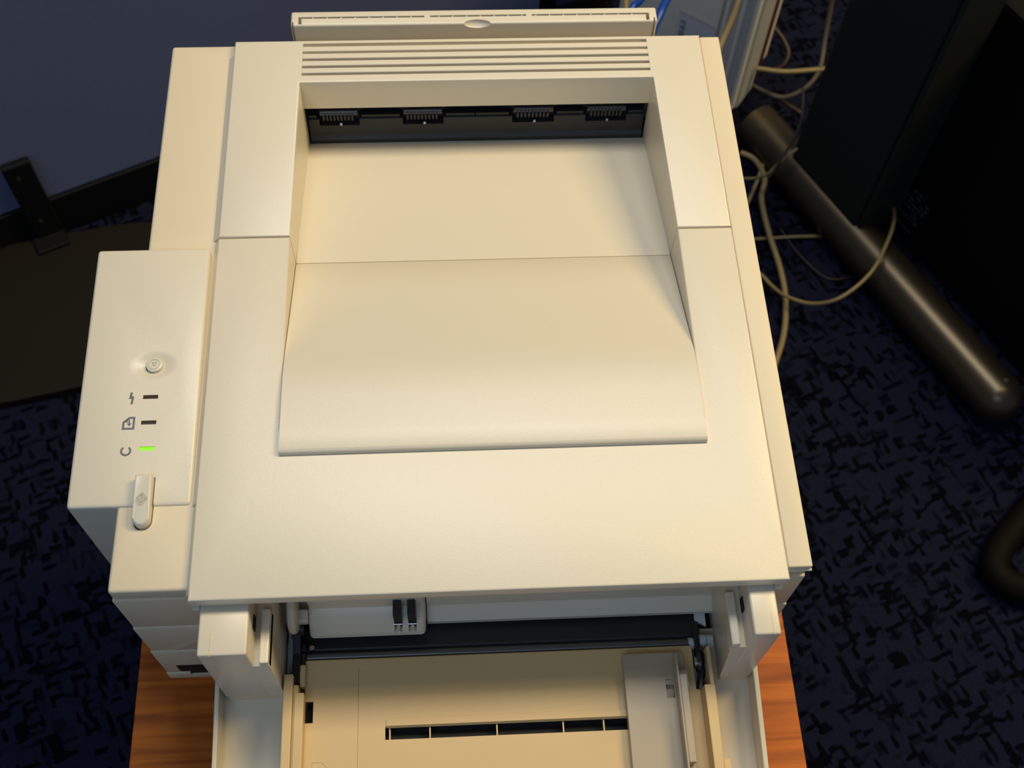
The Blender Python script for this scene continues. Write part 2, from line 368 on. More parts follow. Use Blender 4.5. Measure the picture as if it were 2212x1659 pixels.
def outline(pts, wd):
    """flat closed line of width wd through 2D points"""
    n = len(pts); out = []; inn = []
    for i in range(n):
        p = Vector(pts[i]); a = Vector(pts[i - 1]); b = Vector(pts[(i + 1) % n])
        d1 = (p - a).normalized(); d2 = (b - p).normalized()
        n1 = Vector((-d1.y, d1.x)); n2 = Vector((-d2.y, d2.x)); nn = (n1 + n2).normalized(); k = wd / 2 / max(nn.dot(n1), 0.3)
        out.append(p + nn * k); inn.append(p - nn * k)
    return out, inn
def flat_line(bm, pts, wd, zf, th=0.00012, closed=True):
    out, inn = outline(pts, wd); n = len(pts)
    for i in range(n if closed else n - 1):
        j = (i + 1) % n
        q = [out[i], out[j], inn[j], inn[i]]
        vb = [bm.verts.new((p.x, p.y, zf(p.y))) for p in q]; vt = [bm.verts.new((p.x, p.y, zf(p.y) + th)) for p in q]
        bm.faces.new(vt); bm.faces.new(vb[::-1])
        for k in range(4): bm.faces.new((vb[k], vb[(k + 1) % 4], vt[(k + 1) % 4], vt[k]))
    return bm
def flat_poly(bm, pts, zf, th=0.00012):
    vb = [bm.verts.new((x, y, zf(y))) for x, y in pts]; vt = [bm.verts.new((x, y, zf(y) + th)) for x, y in pts]
    bm.faces.new(vt); bm.faces.new(vb[::-1]); n = len(pts)
    for k in range(n): bm.faces.new((vb[k], vb[(k + 1) % n], vt[(k + 1) % n], vt[k]))
    return bm
tri = bmesh.new(); zb = lambda y: bz + 0.0028
flat_line(tri, [(DC[0] - 0.0013, DC[1] + 0.0012), (DC[0] + 0.0013, DC[1] + 0.0012), (DC[0], DC[1] - 0.0012)], 0.0003, zb)
obj('triangle_mark', fix(tri), 'engrave', cp)
for i, (x, y) in enumerate(leds):
    nm = ['brown unlit indicator lens', 'brown unlit indicator lens', 'lit green indicator lens'][i]
    lens = profx([(y - 0.0012, -0.003 + pz(y)), (y + 0.0012, -0.003 + pz(y)), (y + 0.0012, -0.0006 + pz(y)), (y + 0.0004, -0.0002 + pz(y)), (y - 0.0004, -0.0002 + pz(y)), (y - 0.0012, -0.0006 + pz(y))], x - 0.0042, x + 0.0042)
    obj('indicator_lens', lens, 'lens_on' if i == 2 else 'lens_off', cp, nm)
# icons
ic = bmesh.new(); bx, by = -0.1868, 0.1237
flat_poly(ic, [(bx - 0.0006, by + 0.0036), (bx + 0.0006, by + 0.0036), (bx + 0.0004, by + 0.0010), (bx + 0.0017, by + 0.0010), (bx + 0.0011, by - 0.0040), (bx - 0.0001, by - 0.0040), (bx + 0.0003, by - 0.0005), (bx - 0.0012, by - 0.0005)], pz)
obj('lightning_icon', fix(ic), 'print', cp)
ic = bmesh.new(); bx, by = -0.1868, 0.1077
flat_line(ic, [(bx - 0.0029, by - 0.0034), (bx + 0.0029, by - 0.0034), (bx + 0.0029, by + 0.0034), (bx + 0.0002, by + 0.0034), (bx - 0.0029, by + 0.0006)], 0.00115, pz)
flat_line(ic, [(bx - 0.0015, by + 0.0008), (bx + 0.0003, by + 0.0008), (bx + 0.0003, by + 0.0024)], 0.0003, pz, 0.00014)
flat_poly(ic, [(bx + 0.0001, by + 0.0018), (bx + 0.0007, by + 0.0018), (bx + 0.0007, by - 0.0012), (bx + 0.0001, by - 0.0012)], pz, 0.00013)
flat_poly(ic, [(bx - 0.0010, by - 0.0001), (bx + 0.0018, by - 0.0001), (bx + 0.0004, by - 0.0018)], pz, 0.00016)
obj('paper_icon', fix(ic), 'print', cp)
ic = bmesh.new(); bx, by = -0.1868, 0.0905; N = 26
for k in range(N):
    a0 = math.radians(125 + 290 * k / N); a1 = math.radians(125 + 290 * (k + 1) / N)
    q = [(bx + r * math.cos(a), by + r * math.sin(a)) for r, a in ((0.0031, a0), (0.0031, a1), (0.0020, a1), (0.0020, a0))]
    flat_poly(ic, q, pz)
obj('ready_icon', fix(ic), 'print', cp)
# feed lever
def lev(y): return 0.0016 + pz(0.06) + 0.0012 * (1 - ((y - 0.058) / 0.02) ** 2)
sd = stadium(-0.1740, 0.0442, 0.0735, 0.0047)
lz = lambda y: 0.0034 - 0.0036 * max(0.0, (0.0600 - y) / 0.0158) ** 1.6
lv = hexa([(x, y, -0.014) for x, y in sd], [(x, y, lz(y)) for x, y in sd])
bmesh.ops.bevel(lv, geom=[e for e in lv.edges if min(v.co.z for v in e.verts) > -0.01], offset=0.0016, segments=4, profile=0.5, affect='EDGES', clamp_overlap=True)
obj('feed_lever', lv, 'button', cp, smooth=True)
dm = bmesh.new(); zl = lambda y: 0.0034
cx_, cy_ = -0.1735, 0.0590
flat_line(dm, [(cx_ - 0.0028, cy_), (cx_, cy_ + 0.0030), (cx_ + 0.0028, cy_), (cx_, cy_ - 0.0030)], 0.00032, zl, 0.00018)
flat_poly(dm, [(cx_ - 0.00015, cy_ - 0.0012), (cx_ + 0.00015, cy_ - 0.0012), (cx_ + 0.00015, cy_ + 0.0012), (cx_ - 0.00015, cy_ + 0.0012)], zl, 0.00018)
obj('diamond_mark', fix(dm), 'engrave', cp)

# rear tray folded up behind the cover
rt = box(-0.1075, 0.1512, 0.4158, 0.4295, -0.060, 0.0, 0.0016, 3)
dmp = bmesh.new(); bmesh.ops.create_uvsphere(dmp, u_segments=40, v_segments=20, radius=1, matrix=Matrix.Translation((0.0232, 0.4146, 0.0002)) @ Matrix.Diagonal((0.0102, 0.0048, 0.0048, 1)))
rt = cut(rt, dmp, box(-0.1012, 0.1455, 0.4222, 0.4238, -0.01, 0.01), box(-0.1022, -0.0998, 0.4170, 0.4238, -0.006, 0.01), box(0.1432, 0.1456, 0.4170, 0.4238, -0.006, 0.01),
         box(-0.1066, -0.1054, 0.410, 0.4190, -0.07, 0.01), box(0.1484, 0.1496, 0.410, 0.4190, -0.07, 0.01))
ro = obj('rear_tray', rt, 'cream', pr, smooth=True)
for xx in (-0.012, 0.060):
    obj('hinge_tab', box(xx - 0.0020, xx + 0.0020, 0.4218, 0.4245, -0.004, -0.00005), 'cream', ro)
for k in range(24):
    xx = -0.092 + k * 0.0098
    if min(abs(xx + 0.012), abs(xx - 0.060)) > 0.004:
        obj('slot_tooth', box(xx - 0.0004, xx + 0.0004, 0.4224, 0.4239, -0.004, -0.0006), 'cream', ro)
# support blocks left and right of the open tray
def block(xa, xb, ribx, inx, side):
    """xa outer x, xb inner x of the tall part; ribx rib centre; inx inner x of the lower part"""
    lo, hi = min(xa, xb), max(xa, xb)
    up = box(lo, hi, -0.0270, 0.0075, -0.0955, -0.0100, 0.0014, 3)
    bl = obj('support_block', up, 'smooth', pr, smooth=True)
    t0, t1 = sorted((xb, inx)); b0, b1 = sorted((xb, inx - 0.0048 * (side < 0) * side))
    q = lambda a, b, z: [(a - 0.003 * (side > 0), -0.0268, z), (b + 0.003 * (side < 0), -0.0268, z), (b + 0.003 * (side < 0), 0.045, z), (a - 0.003 * (side > 0), 0.045, z)]
    obj('block_ledge', hexa(q(b0, b1, -0.0955), q(t0, t1, -0.0335)), 'smooth', bl)
    rx0, rx1 = ribx - 0.0025, ribx + 0.0025
    rb_ = box(rx0, rx1, -0.0266, 0.0040, -0.0400, -0.0285, 0.0008, 2)
    obj('guide_rib', rb_, 'smooth', bl)
    tx = (lo - 0.0042, lo) if side > 0 else (hi, hi + 0.0042)
    obj('hinge_tab', box(tx[0], tx[1] + 0.0, -0.0015, 0.0070, -0.0125, -0.0102, 0.0004, 1), 'smooth', bl)
    obj('block_foot', box(min(xa, inx - side * 0.005 * (side < 0)) + 0.0010, max(xa, inx - side * 0.005 * (side < 0)) - 0.0010, -0.0262, 0.0300, -0.1080, -0.0957, 0.0006, 2), 'body', bl)
    hx = xb + (0.0002 if side > 0 else -0.0002)
    obj('peg_slot', box(hx - 0.0004, hx + 0.0004, -0.0085, -0.0005, -0.0300, -0.0240), 'dark', bl)
    sx = lo + (0.0065 if side > 0 else 0.0105)
    obj('mould_line', box(sx, sx + 0.0003, -0.0272, -0.0150, -0.0110, -0.0099), 'inner', bl)
    return bl
block(-0.1400, -0.1137, -0.1077, -0.1052, 1)
block(0.1724, 0.1575, 0.1515, 0.1492, -1)

# inner front wall, toner housing, dark film, roller
ip = profx([(0.0200, -0.0075), (0.0200, -0.0820), (0.0120, -0.0890), (0.0118, -0.0925), (0.0240, -0.0980), (0.0240, -0.0075)], -0.0205, 0.1575)
obj('inner_wall', ip, 'smooth', pr)
ip = profx([(0.0230, -0.0075), (0.0230, -0.0820), (0.0150, -0.0890), (0.0148, -0.0925), (0.0270, -0.0980), (0.0270, -0.0075)], -0.1270, -0.0210)
obj('inner_wall', ip, 'smooth', pr)
th = profx([(0.0170, -0.0076), (0.0170, -0.0720), (0.0100, -0.0760), (0.0045, -0.0830), (0.0035, -0.0860), (0.0080, -0.0900), (0.0225, -0.0950), (0.0225, -0.0076)], -0.0905, -0.0212)
bmesh.ops.bevel(th, geom=[e for e in th.edges if e.calc_face_angle(0) > 1.4 and min(v.co.z for v in e.verts) < -0.07], offset=0.0028, segments=3, profile=0.5, affect='EDGES', clamp_overlap=True)
th = cut(th, box(-0.0398, -0.0350, -0.002, 0.0160, -0.084, -0.060), box(-0.0314, -0.0266, -0.002, 0.0160, -0.084, -0.060))
tc_ = obj('sensor_housing', th, 'smooth', pr, smooth=True)
for xa in (-0.0374, -0.0290):
    obj('well_filler', box(xa - 0.00235, xa + 0.00235, 0.0080, 0.0165, -0.0838, -0.0602), 'black', tc_)  # black filler put into the cut slot to darken the well
    obj('metal_wire', cyl((xa - 0.0024, 0.0074, -0.0770), (xa + 0.0024, 0.0074, -0.0770), 0.0005, 8), 'steel', tc_)
    obj('sensor_tongue', box(xa - 0.0010, xa + 0.0010, 0.0050, 0.0079, -0.0845, -0.0800), 'smooth', tc_)
obj('ring_boss', cyl((-0.1010, 0.0170, -0.0700), (-0.0960, 0.0170, -0.0700), 0.0150, 32, b=0.002), 'smooth', pr, smooth=True)
obj('cross_bar', box(-0.0970, -0.0905, 0.0100, 0.0180, -0.0800, -0.0740, 0.001, 2), 'smooth', pr)
film = profx([(0.0300, -0.0990), (0.0300, -0.1100), (-0.0040, -0.1150), (-0.0070, -0.1080), (-0.0065, -0.0990), (0.0000, -0.0965)], -0.0945, 0.1455)
obj('feed_plate', film, 'blacksoft', pr)
obj('black_slot', box(-0.1280, 0.1680, -0.0040, 0.0900, -0.1220, -0.1152), 'black', pr)
rl = obj('roller_shaft', cyl((-0.0925, -0.0058, -0.0945), (0.1370, -0.0058, -0.0945), 0.0029, 20), 'rodsteel', pr, smooth=True)
obj('bushing', cyl((0.1372, -0.0058, -0.0955), (0.1412, -0.0058, -0.0955), 0.0036, 20), 'white', rl, smooth=True)
obj('bushing', cyl((0.1442, -0.0048, -0.0955), (0.1482, -0.0048, -0.0955), 0.0042, 20), 'white', rl, smooth=True)
obj('bushing', cyl((0.1485, -0.0048, -0.0955), (0.1522, -0.0048, -0.0955), 0.0042, 20), 'white', rl, smooth=True)
obj('white_flag', hexa([(0.1432, 0.0090, -0.0985), (0.1500, 0.0050, -0.0985), (0.1500, 0.0230, -0.0985), (0.1440, 0.0230, -0.0985)],
                       [(0.1432, 0.0090, -0.0960), (0.1500, 0.0050, -0.0960), (0.1500, 0.0230, -0.0960), (0.1440, 0.0230, -0.0960)]), 'white', pr)
# left hinge arm (black) and its bits
ha = obj('hinge_arm', profx([(0.0150, -0.0840), (0.0185, -0.0900), (0.0140, -0.0960), (-0.0050, -0.0950), (-0.0230, -0.0920), (-0.0230, -0.0860), (-0.0050, -0.0880), (0.0050, -0.0850), (0.0100, -0.0820)], -0.1005, -0.0958, 0.0005, 2), 'black', pr, 'black hinge arm')
obj('arm_pivot', cyl((-0.1012, 0.0110, -0.0875), (-0.0935, 0.0110, -0.0875), 0.0062, 24, b=0.0006), 'black', ha, smooth=True)
obj('pivot_screw', cyl((-0.0972, 0.0090, -0.0822), (-0.0972, 0.0090, -0.0812), 0.0012, 12), 'steel', ha)
obj('arm_hook', box(-0.0958, -0.0925, -0.0035, -0.0015, -0.0940, -0.0880, 0.0004, 1), 'black', ha)
obj('arm_hook', box(-0.0940, -0.0900, -0.0060, -0.0020, -0.0990, -0.0950, 0.0010, 2), 'darksteel', ha)
obj('hinge_plate', box(-0.1045, -0.1008, -0.0140, 0.0120, -0.1010, -0.0960), 'white', ha)
obj('hinge_screw', cyl((-0.0900, 0.0000, -0.0970), (-0.0900, 0.0000, -0.0935), 0.0016, 16), 'steel', ha, smooth=True)
# right hinge: gear stack, springs
ga = obj('hinge_gear', cyl((0.1400, -0.0190, -0.0900), (0.1428, -0.0190, -0.0900), 0.0062, 28, b=0.0005), 'darksteel', pr, 'dark metal hinge wheel', smooth=True)
obj('hinge_disc', cyl((0.1432, -0.0200, -0.0900), (0.1442, -0.0200, -0.0900), 0.0085, 28), 'darksteel', ga, smooth=True)
obj('hinge_disc', cyl((0.1450, -0.0185, -0.0900), (0.1456, -0.0185, -0.0900), 0.0078, 28), 'steel', ga, smooth=True)
obj('hinge_disc', cyl((0.1464, -0.0175, -0.0900), (0.1470, -0.0175, -0.0900), 0.0085, 28), 'darksteel', ga, smooth=True)
obj('wheel_hub', cyl((0.1385, -0.0190, -0.0900), (0.1400, -0.0190, -0.0900), 0.0036, 20), 'steel', ga, smooth=True)
obj('link_arm', box(0.1402, 0.1420, -0.0180, 0.0020, -0.0950, -0.0880, 0.0004, 1), 'black', ga)

# multipurpose tray: door shell, paper plate, rails, width guide
mt_ = bpy.data.objects.new('multipurpose_tray', None); C.objects.link(mt_); mt_.parent = pr
origin[mt_.name] = Vector((0.016, -0.09, H - 0.112)); mt_.location = origin[mt_.name] - origin[pr.name]
def dz(y): return -0.1000 + 0.145 * y      # floor of the door, tipping down towards the viewer
def slab(x0, x1, y0, y1, t0, t1, f=dz, b=0.0):
    return hexa([(x0, y0, f(y0) + t0), (x1, y0, f(y0) + t0), (x1, y1, f(y1) + t0), (x0, y1, f(y1) + t0)],
                [(x0, y0, f(y0) + t1), (x1, y0, f(y0) + t1), (x1, y1, f(y1) + t1), (x0, y1, f(y1) + t1)], b, 2)
YE = -0.205
obj('door_panel', slab(-0.1450, 0.1765, YE, 0.005, -0.004, -0.0025), 'smooth', mt_)
obj('door_wall', slab(-0.1452, -0.1425, YE, -0.001, -0.004, 0.0150, b=0.0006), 'smooth', mt_)
obj('door_wall', slab(0.1732, 0.1762, YE, -0.004, -0.004, 0.0150, b=0.0006), 'smooth', mt_)
obj('door_wall', slab(-0.1424, 0.1731, YE, YE + 0.003, -0.004, 0.0150, b=0.0006), 'smooth', mt_)
PZ = -0.090
plate = box(-0.0930, 0.1440, YE + 0.012, -0.0085, PZ - 0.0025, PZ, 0.0005, 2)
plate = cut(plate, prism([(-0.0458, -0.0568), (0.0978, -0.0568), (0.0978, -0.0494), (-0.0458, -0.0494)], -0.1, -0.08),
            box(-0.0948, -0.0877, -0.0455, -0.0330, -0.1, -0.08),
            box(-0.0617, -0.0614, YE, -0.0135, -0.0905, -0.08),
            box(0.1380, 0.1438, -0.0350, -0.0050, -0.1, -0.08))
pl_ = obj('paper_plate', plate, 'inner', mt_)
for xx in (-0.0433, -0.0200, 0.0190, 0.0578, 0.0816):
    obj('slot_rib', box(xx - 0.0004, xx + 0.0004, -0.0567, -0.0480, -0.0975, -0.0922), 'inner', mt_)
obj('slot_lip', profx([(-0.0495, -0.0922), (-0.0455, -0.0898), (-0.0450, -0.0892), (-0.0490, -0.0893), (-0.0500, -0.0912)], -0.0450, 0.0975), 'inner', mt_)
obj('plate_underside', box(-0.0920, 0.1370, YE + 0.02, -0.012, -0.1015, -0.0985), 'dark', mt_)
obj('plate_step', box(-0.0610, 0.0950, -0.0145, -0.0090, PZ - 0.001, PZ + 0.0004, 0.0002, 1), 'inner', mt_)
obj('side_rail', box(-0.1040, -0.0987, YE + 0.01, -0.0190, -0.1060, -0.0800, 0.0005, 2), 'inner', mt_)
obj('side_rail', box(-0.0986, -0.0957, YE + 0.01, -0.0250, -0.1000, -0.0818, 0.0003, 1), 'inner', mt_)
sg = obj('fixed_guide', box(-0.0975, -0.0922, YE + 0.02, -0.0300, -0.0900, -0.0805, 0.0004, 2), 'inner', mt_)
obj('plate_hinge', box(-0.0957, -0.0925, -0.0250, -0.0120, -0.0930, -0.0865, 0.0004, 1), 'inner', mt_)
# right rail and its trough
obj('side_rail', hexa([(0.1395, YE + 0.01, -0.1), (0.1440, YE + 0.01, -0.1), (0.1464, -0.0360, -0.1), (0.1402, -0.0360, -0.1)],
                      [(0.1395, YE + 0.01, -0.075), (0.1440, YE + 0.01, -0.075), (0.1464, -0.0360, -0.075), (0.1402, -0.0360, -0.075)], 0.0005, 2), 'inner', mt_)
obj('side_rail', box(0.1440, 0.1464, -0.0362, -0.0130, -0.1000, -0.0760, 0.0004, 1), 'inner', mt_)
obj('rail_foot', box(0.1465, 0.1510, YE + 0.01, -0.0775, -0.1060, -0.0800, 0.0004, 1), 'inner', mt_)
obj('trough_floor', box(0.1370, 0.1440, -0.0380, -0.0060, -0.1080, -0.1050), 'white', mt_)
obj('spring_arm', hexa([(0.1395, -0.0350, -0.1000), (0.1412, -0.0355, -0.1000), (0.1436, -0.0230, -0.1000), (0.1422, -0.0215, -0.1000)],
                       [(0.1395, -0.0350, -0.0880), (0.1412, -0.0355, -0.0880), (0.1436, -0.0230, -0.0880), (0.1422, -0.0215, -0.0880)]), 'darksteel', mt_)
# sliding width guide
def rounded(x0, x1, y0, y1, r, n=6):
    out = []
    for cx, cy, a0 in ((x1 - r, y1 - r, 0), (x0 + r, y1 - r, 90), (x0, y0, None), (x1, y0, None)):
        if a0 is None: out.append((cx, cy)); continue
        for k in range(n + 1):
            a = math.radians(a0 + 90 * k / n); out.append((cx + r * math.cos(a), cy + r * math.sin(a)))
    return out
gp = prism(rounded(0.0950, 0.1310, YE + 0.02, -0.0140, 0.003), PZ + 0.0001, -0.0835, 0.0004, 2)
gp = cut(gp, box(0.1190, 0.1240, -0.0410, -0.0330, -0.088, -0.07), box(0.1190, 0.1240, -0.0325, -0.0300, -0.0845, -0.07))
wg = obj('width_guide', gp, 'guide', mt_, 'sliding paper guide, block shadow put into its colour')
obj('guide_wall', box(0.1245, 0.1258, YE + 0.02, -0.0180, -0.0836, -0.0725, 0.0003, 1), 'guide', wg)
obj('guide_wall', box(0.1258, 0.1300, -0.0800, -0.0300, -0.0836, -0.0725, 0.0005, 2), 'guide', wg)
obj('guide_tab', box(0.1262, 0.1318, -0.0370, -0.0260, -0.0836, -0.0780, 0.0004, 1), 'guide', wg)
pm = bmesh.new(); zp = lambda y: PZ
flat_line(pm, [(-0.0874, -0.0679), (-0.0819, -0.0679), (-0.0760, -0.0740), (-0.0760, -0.1100), (-0.0874, -0.1100)], 0.0002, zp, 0.00008)
obj('moulded_mark', fix(pm), 'engrave', mt_)

# ------------------------------------------------------------------ background, left
def slanted(p0, d, L, T, z0, z1, b=0.0):
    """upright box: starts at floor point p0, runs L along unit direction d, thickness T to the left of d"""
    d = Vector(d).normalized(); n = Vector((-d.y, d.x)); p = Vector(p0)
    q = [p, p + d * L, p + d * L + n * T, p + n * T]
    return prism([(v.x, v.y) for v in q], z0, z1, b, 2)
D = Vector((0.905, 0.425)).normalized(); P0 = Vector((-0.5355, 0.8155))
pt = thing('office_partition', 'blue-grey fabric office partition with black foot rail, behind printer at left', 'partition', (P0.x, P0.y, 0))
a0 = P0 - D * 0.75
obj('fabric_panel', slanted(a0, D, 1.50, 0.05, 0.073, 1.30, 0.003), 'partition', pt, lift=0)
obj('foot_rail', slanted(a0 + Vector((0.002, -0.004)), D, 1.50, 0.058, 0.0, 0.073, 0.002), 'pblack', pt, lift=0)
obj('end_post', slanted(a0 + D * 1.5, D, 0.022, 0.05, 0.0, 1.32, 0.002), 'pblack', pt, lift=0)
n_ = Vector((D.y, -D.x)); f0 = Vector((-0.5560, 0.8010)) - D * 0.004
br = slanted(f0 - D * 0.015, D, 0.037, -0.012, 0.0, 0.168, 0.003)
bk = obj('stabilizer_bracket', br, 'pblack', pt, lift=0)
q0 = f0 - D * 0.022
obj('stabilizer_foot', prism([tuple(q0 - n_ * 0.03), tuple(q0 + D * 0.044 - n_ * 0.03), tuple(q0 + D * 0.044 + n_ * 0.036), tuple(q0 + n_ * 0.036)], 0.0, 0.022, 0.002, 2), 'pblack', pt, lift=0)
for s, zz in ((0, 0.145), (0, 0.055)):
    c0 = f0 + n_ * 0.012; obj('bracket_screw', cyl((c0.x, c0.y, zz), (c0.x + n_.x * 0.002, c0.y + n_.y * 0.002, zz), 0.003, 12), 'darksteel', pt, lift=0)
p2 = thing('partition_panel', 'narrow navy partition panel past the end post, top edge of view', 'partition', (0.25, 1.22, 0))
obj('fabric_panel', slanted(a0 + D * 1.53, D, 0.09, 0.045, 0.08, 1.30, 0.003), 'navy', p2, lift=0)
obj('foot_rail', slanted(a0 + D * 1.53, D, 0.09, 0.05, 0.0, 0.078), 'pblack', p2, lift=0)
# dark rounded board on the carpet
A = math.radians(22); pts = []
for k in range(64):
    a = 2 * PI * k / 64; c, s = math.cos(a), math.sin(a); e = 2 / 3.0
    u = 0.24 * math.copysign(abs(c) ** e, c); v = 0.135 * math.copysign(abs(s) ** (e if s < 0 else 0.30), s)
    if s < 0: v *= 1.0
    pts.append((-0.548 + u * math.cos(A) - v * math.sin(A) * 0.6, 0.665 + u * math.sin(A) * 0.55 + v * math.cos(A) * 0.97))
bd = tag(obj('floor_board', prism(pts, 0.0, 0.016, 0.002, 2), 'brownboard', lift=0), 'dark brown round-edged board lying on carpet left of printer', 'board')

# ------------------------------------------------------------------ background, right
dk = thing('desk_leg', 'dark grey metal desk leg with rounded tube foot, right of printer', 'desk leg', (0.58, 0.80, 0))
ax0, ax1 = Vector((0.4515, 0.954, 0.031)), Vector((0.7000, 0.486, 0.031))
dd = (ax1 - ax0).normalized()
ax0 += Vector((0.0035, 0.0018, 0.003)); ax1 += Vector((0.0035, 0.0018, 0.003))
tb = cyl(ax0, ax1, 0.0335, 40)
sp = bmesh.new(); bmesh.ops.create_uvsphere(sp, u_segments=32, v_segments=16, radius=0.0335, matrix=Matrix.Translation(ax1)); add(tb, sp)
obj('tube_foot', tb, 'deskmetal', dk, lift=0, smooth=True)
cu = Vector((0.500, 0.850)); e1 = Vector((dd.x, dd.y)).normalized(); e2 = Vector((-e1.y, e1.x))
def dq(a, b, o=Vector((0.4880, 0.8660))): return tuple(o + e1 * a + e2 * b)
obj('upright', prism([dq(0, 0), dq(0.142, 0), dq(0.142, 0.078), dq(0, 0.078)], 0.045, 0.72, 0.003, 2), 'deskblack', dk, lift=0)
obj('upright_cover', prism([dq(0.1435, 0.003), dq(0.150, 0.003), dq(0.150, 0.075), dq(0.1435, 0.075)], 0.050, 0.72, 0.002, 2), 'deskblack', dk, lift=0)
obj('joint_bolt', cyl((0.7045, 0.4930, 0.0668), (0.7045, 0.4930, 0.0690), 0.003, 12), 'steel', dk, lift=0)
ct = thing('computer_tower', 'black computer tower with white label behind the desk foot', 'computer', (0.79, 0.70, 0))
o2 = Vector((0.6160, 0.8107))
cs = obj('case', prism([dq(0, 0, o2), dq(0.44, 0, o2), dq(0.44, 0.21, o2), dq(0, 0.21, o2)], 0.012, 0.43, 0.006, 2), 'pcblack', ct, lift=0)
for a in (0.03, 0.40):
    for b in (0.02, 0.18):
        c = dq(a, b, o2); obj('rubber_foot', cyl((c[0], c[1], 0), (c[0], c[1], 0.013), 0.011, 16), 'dark', ct, lift=0)
tx = bmesh.new(); nrm = -e2
def on_face(a, z, th=0.0004):
    c = o2 + e1 * a + nrm * th; return (c.x, c.y, z)
for row in range(7):
    zz = 0.100 - row * 0.0085; a = 0.012
    while a < 0.070:
        wv = random.uniform(0.002, 0.009)
        if random.random() < 0.62:
            q = [on_face(a, zz), on_face(a + wv, zz), on_face(a + wv, zz + 0.0042), on_face(a, zz + 0.0042)]
            tx.faces.new([tx.verts.new(p) for p in q])
        a += wv + 0.0025
tx.faces.new([tx.verts.new(p) for p in (on_face(0.018, 0.030), on_face(0.068, 0.030), on_face(0.068, 0.034), on_face(0.018, 0.034))])
obj('case_print', tx, mat('dim_white_print', (0.075, 0.077, 0.09), 0.6), ct, 'small white regulatory print', lift=0)

gb = thing('grey_case', 'light grey equipment case standing on edge behind the printer', 'equipment', (0.38, 1.02, 0.063))
c0 = Vector((0.4210, 0.9563)); fdir = Vector((-0.81, 0.59)).normalized(); sdir = Vector((0.59, 0.81)).normalized()
def gq(a, b): return tuple(c0 + fdir * a + sdir * b)
obj('case', prism([gq(0.056, 0), gq(0.21, 0), gq(0.21, 0.055), gq(0.056, 0.055)][::-1], 0.0625, 0.52, 0.004, 2), 'greycase', gb, lift=0)
obj('front_bezel', prism([gq(0, 0.0), gq(0.026, -0.008), gq(0.054, -0.004), gq(0.054, 0.055), gq(0, 0.050)][::-1], 0.0625, 0.52, 0.004, 2), 'greycase2', gb, lift=0)
for a in (0.004, 0.022, 0.044):
    obj('bezel_ridge', prism([gq(a, -0.011), gq(a + 0.005, -0.011), gq(a + 0.006, 0.002), gq(a - 0.001, 0.002)][::-1], 0.067, 0.515, 0.001, 1), 'greycase', gb, lift=0)
obj('red_strip', prism([gq(-0.001, 0.051), gq(0.20, 0.056), gq(0.20, 0.060), gq(-0.001, 0.060)][::-1], 0.08, 0.50), 'red', gb, 'dark red strip', lift=0)
obj('side_slab', prism([gq(0.002, 0.061), gq(0.20, 0.061), gq(0.20, 0.085), gq(0.002, 0.085)][::-1], 0.10, 0.49, 0.003, 1), 'greycase', gb, lift=0)
lab = bmesh.new()
def gface(a, z, th=0.0006): c = c0 + fdir * a - sdir * th; return (c.x, c.y, z)
lab.faces.new([lab.verts.new(gface(*p)) for p in ((0.058, 0.110), (0.116, 0.110), (0.116, 0.190), (0.058, 0.190))])
lb = obj('case_label', lab, 'label', gb, 'pale label with print', lift=0)
st = bmesh.new(); st.faces.new([st.verts.new(gface(p[0], p[1], 0.001)) for p in ((0.058, 0.190), (0.117, 0.190), (0.117, 0.194), (0.058, 0.194))])
obj('label_edge', st, 'tape', gb, 'pinkish top edge of the label', lift=0)
fcu = bpy.data.curves.new('label_text', 'FONT'); fcu.body = '8-8-08'; fcu.size = 0.012
fo = bpy.data.objects.new('label_text', fcu); C.objects.link(fo)
dg = bpy.context.evaluated_depsgraph_get(); tm = bpy.data.meshes.new_from_object(fo.evaluated_get(dg)); bpy.data.objects.remove(fo); bpy.data.curves.remove(fcu)
tb2 = bmesh.new(); tb2.from_mesh(tm); bpy.data.meshes.remove(tm)
for v in tb2.verts:                           # text runs downwards along the left edge of the label
    u, h = v.co.x, v.co.y
    c = gface(0.103 + h * 1.0, 0.178 - u, 0.0012); v.co = Vector(c)
obj('label_text', tb2, 'text', gb, 'dark number on the label', lift=0)

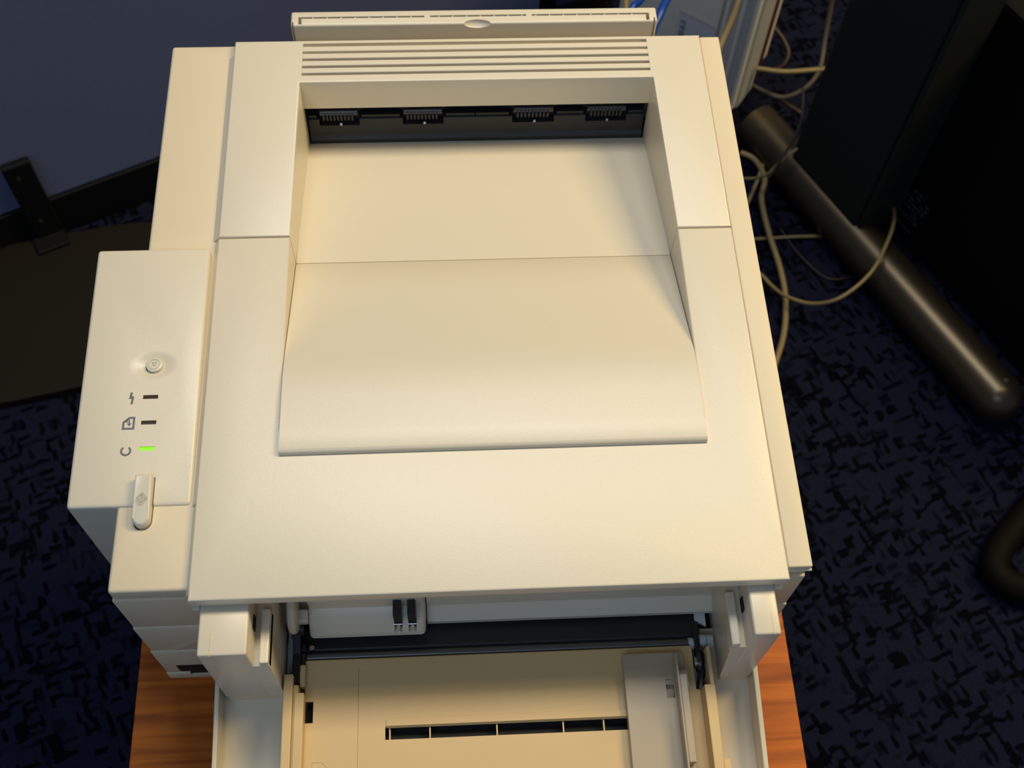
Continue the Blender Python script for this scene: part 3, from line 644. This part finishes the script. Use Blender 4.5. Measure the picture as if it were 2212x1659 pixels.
cabs = [
 ('thick cream cable hanging in an arc close to printer\'s right side', 'cablecream', 0.0042, [(0.4273, 0.9034, 0.03), (0.4458, 0.8901, 0.03), (0.4556, 0.8558, 0.03), (0.447, 0.8224, 0.025), (0.4499, 0.7689, 0.02), (0.4582, 0.7089, 0.015), (0.4584, 0.6571, 0.012), (0.4446, 0.5956, 0.01), (0.407, 0.515, 0.01)]),
 ('pale cable looping over the desk foot beside black tower', 'cablecream', 0.0026, [(0.4066, 0.7294, 0.01), (0.4293, 0.7053, 0.01), (0.4436, 0.6784, 0.015), (0.4554, 0.6524, 0.03), (0.483, 0.6307, 0.045), (0.5126, 0.6233, 0.07), (0.5541, 0.651, 0.085), (0.586, 0.699, 0.09), (0.6049, 0.7406, 0.085), (0.6140, 0.7850, 0.07)]),
 ('short straight cream cable running under the desk foot', 'cablecream', 0.0024, [(0.405, 0.7653, 0.006), (0.4451, 0.7666, 0.006), (0.4921, 0.7686, 0.006), (0.5457, 0.7687, 0.006)]),
 ('thin pale cable curving up in front of the black desk upright', 'cablecream', 0.0019, [(0.4078, 0.8411, 0.05), (0.4343, 0.8404, 0.05), (0.445, 0.8299, 0.07), (0.4611, 0.8363, 0.09), (0.4853, 0.8512, 0.1)]),
 ('short cream cable crossing behind the thin pale one', 'cablecream', 0.0030, [(0.4259, 0.8178, 0.01), (0.4416, 0.8472, 0.02), (0.4535, 0.8728, 0.03), (0.4635, 0.9022, 0.02)]),
 ('thick cream cable stretched level between grey case and desk leg', 'cablecream', 0.0036, [(0.4430, 0.9820, 0.12), (0.455, 0.9795, 0.12), (0.4862, 0.9748, 0.12), (0.5419, 0.9789, 0.12)]),
 ('grey cable sagging below the level one then rising out of view', 'cablegrey', 0.0034, [(0.4380, 1.0366, 0.052), (0.4509, 1.014, 0.055), (0.4681, 0.9818, 0.07), (0.4903, 0.9633, 0.08), (0.5158, 0.9621, 0.1), (0.5337, 0.9782, 0.12), (0.5403, 1.011, 0.15), (0.5398, 1.031, 0.2), (0.5314, 1.0303, 0.25)]),
 ('dim brown cable running down towards the desk leg', 'cabledim', 0.0034, [(0.4625, 1.0371, 0.02), (0.486, 1.0042, 0.04), (0.506, 0.9738, 0.05), (0.5235, 0.9563, 0.05)]),
 ('thin black cord trailing down beside the desk upright', 'cabledark', 0.0020, [(0.5084, 0.953, 0.11), (0.4978, 0.9016, 0.11), (0.4844, 0.8684, 0.11), (0.4584, 0.828, 0.11), (0.4337, 0.7926, 0.11)]),
 ('dim grey cable forming a small loop by the grey case', 'cabledim', 0.0034, [(0.4885, 1.0807, 0.1), (0.5025, 1.0671, 0.09), (0.5096, 1.0489, 0.08), (0.5021, 1.0356, 0.07), (0.4849, 1.0317, 0.06)]),
 ('thin dark brown wire lying on carpet by the desk foot', 'cabledim', 0.0010, [(0.4745, 0.7836, 0.003), (0.4939, 0.7389, 0.003), (0.5265, 0.6986, 0.003), (0.5665, 0.7014, 0.003)]),
 ('bright blue cable beside the printer\'s raised rear tray', 'cableblue', 0.0042, [(0.2630, 0.7700, 0.60), (0.2463, 0.7389, 0.518), (0.2251, 0.6997, 0.518), (0.2152, 0.6773, 0.518), (0.204, 0.6555, 0.50), (0.19, 0.62, 0.40)]),
 ('dark blue cable behind the printer\'s rear tray, top edge', 'cableblue', 0.0036, [(0.232, 0.7873, 0.468), (0.2108, 0.7529, 0.468), (0.1964, 0.7327, 0.468), (0.18, 0.69, 0.42)]),
 ('tan cable hanging in front of the grey case', 'cablecream', 0.0042, [(0.3642, 0.8948, 0.40), (0.3508, 0.8564, 0.368), (0.3373, 0.8226, 0.368), (0.3187, 0.7825, 0.368), (0.30, 0.74, 0.33)]),
 ('cream cable end just visible above the rear tray corner', 'cablecream', 0.0030, [(0.2061, 0.8278, 0.418), (0.2044, 0.7988, 0.418), (0.2013, 0.7774, 0.418), (0.199, 0.74, 0.40)]),
]
for lbl, mm, r, pp in cabs:
    tag(obj('cable', tube(pp, r), mm, lift=0, smooth=True), lbl, 'cable', 'cables around the printer')
# bent tube frame of a chair, lower right
ch = tube([(0.79, 0.400, 0.018), (0.715, 0.335, 0.018), (0.655, 0.272, 0.018), (0.668, 0.238, 0.018), (0.74, 0.222, 0.018), (0.82, 0.216, 0.018)], 0.018, 20, 10)
tag(obj('chair_frame', ch, 'chair', lift=0, smooth=True), 'dark brown bent chair foot on carpet at right edge', 'chair')
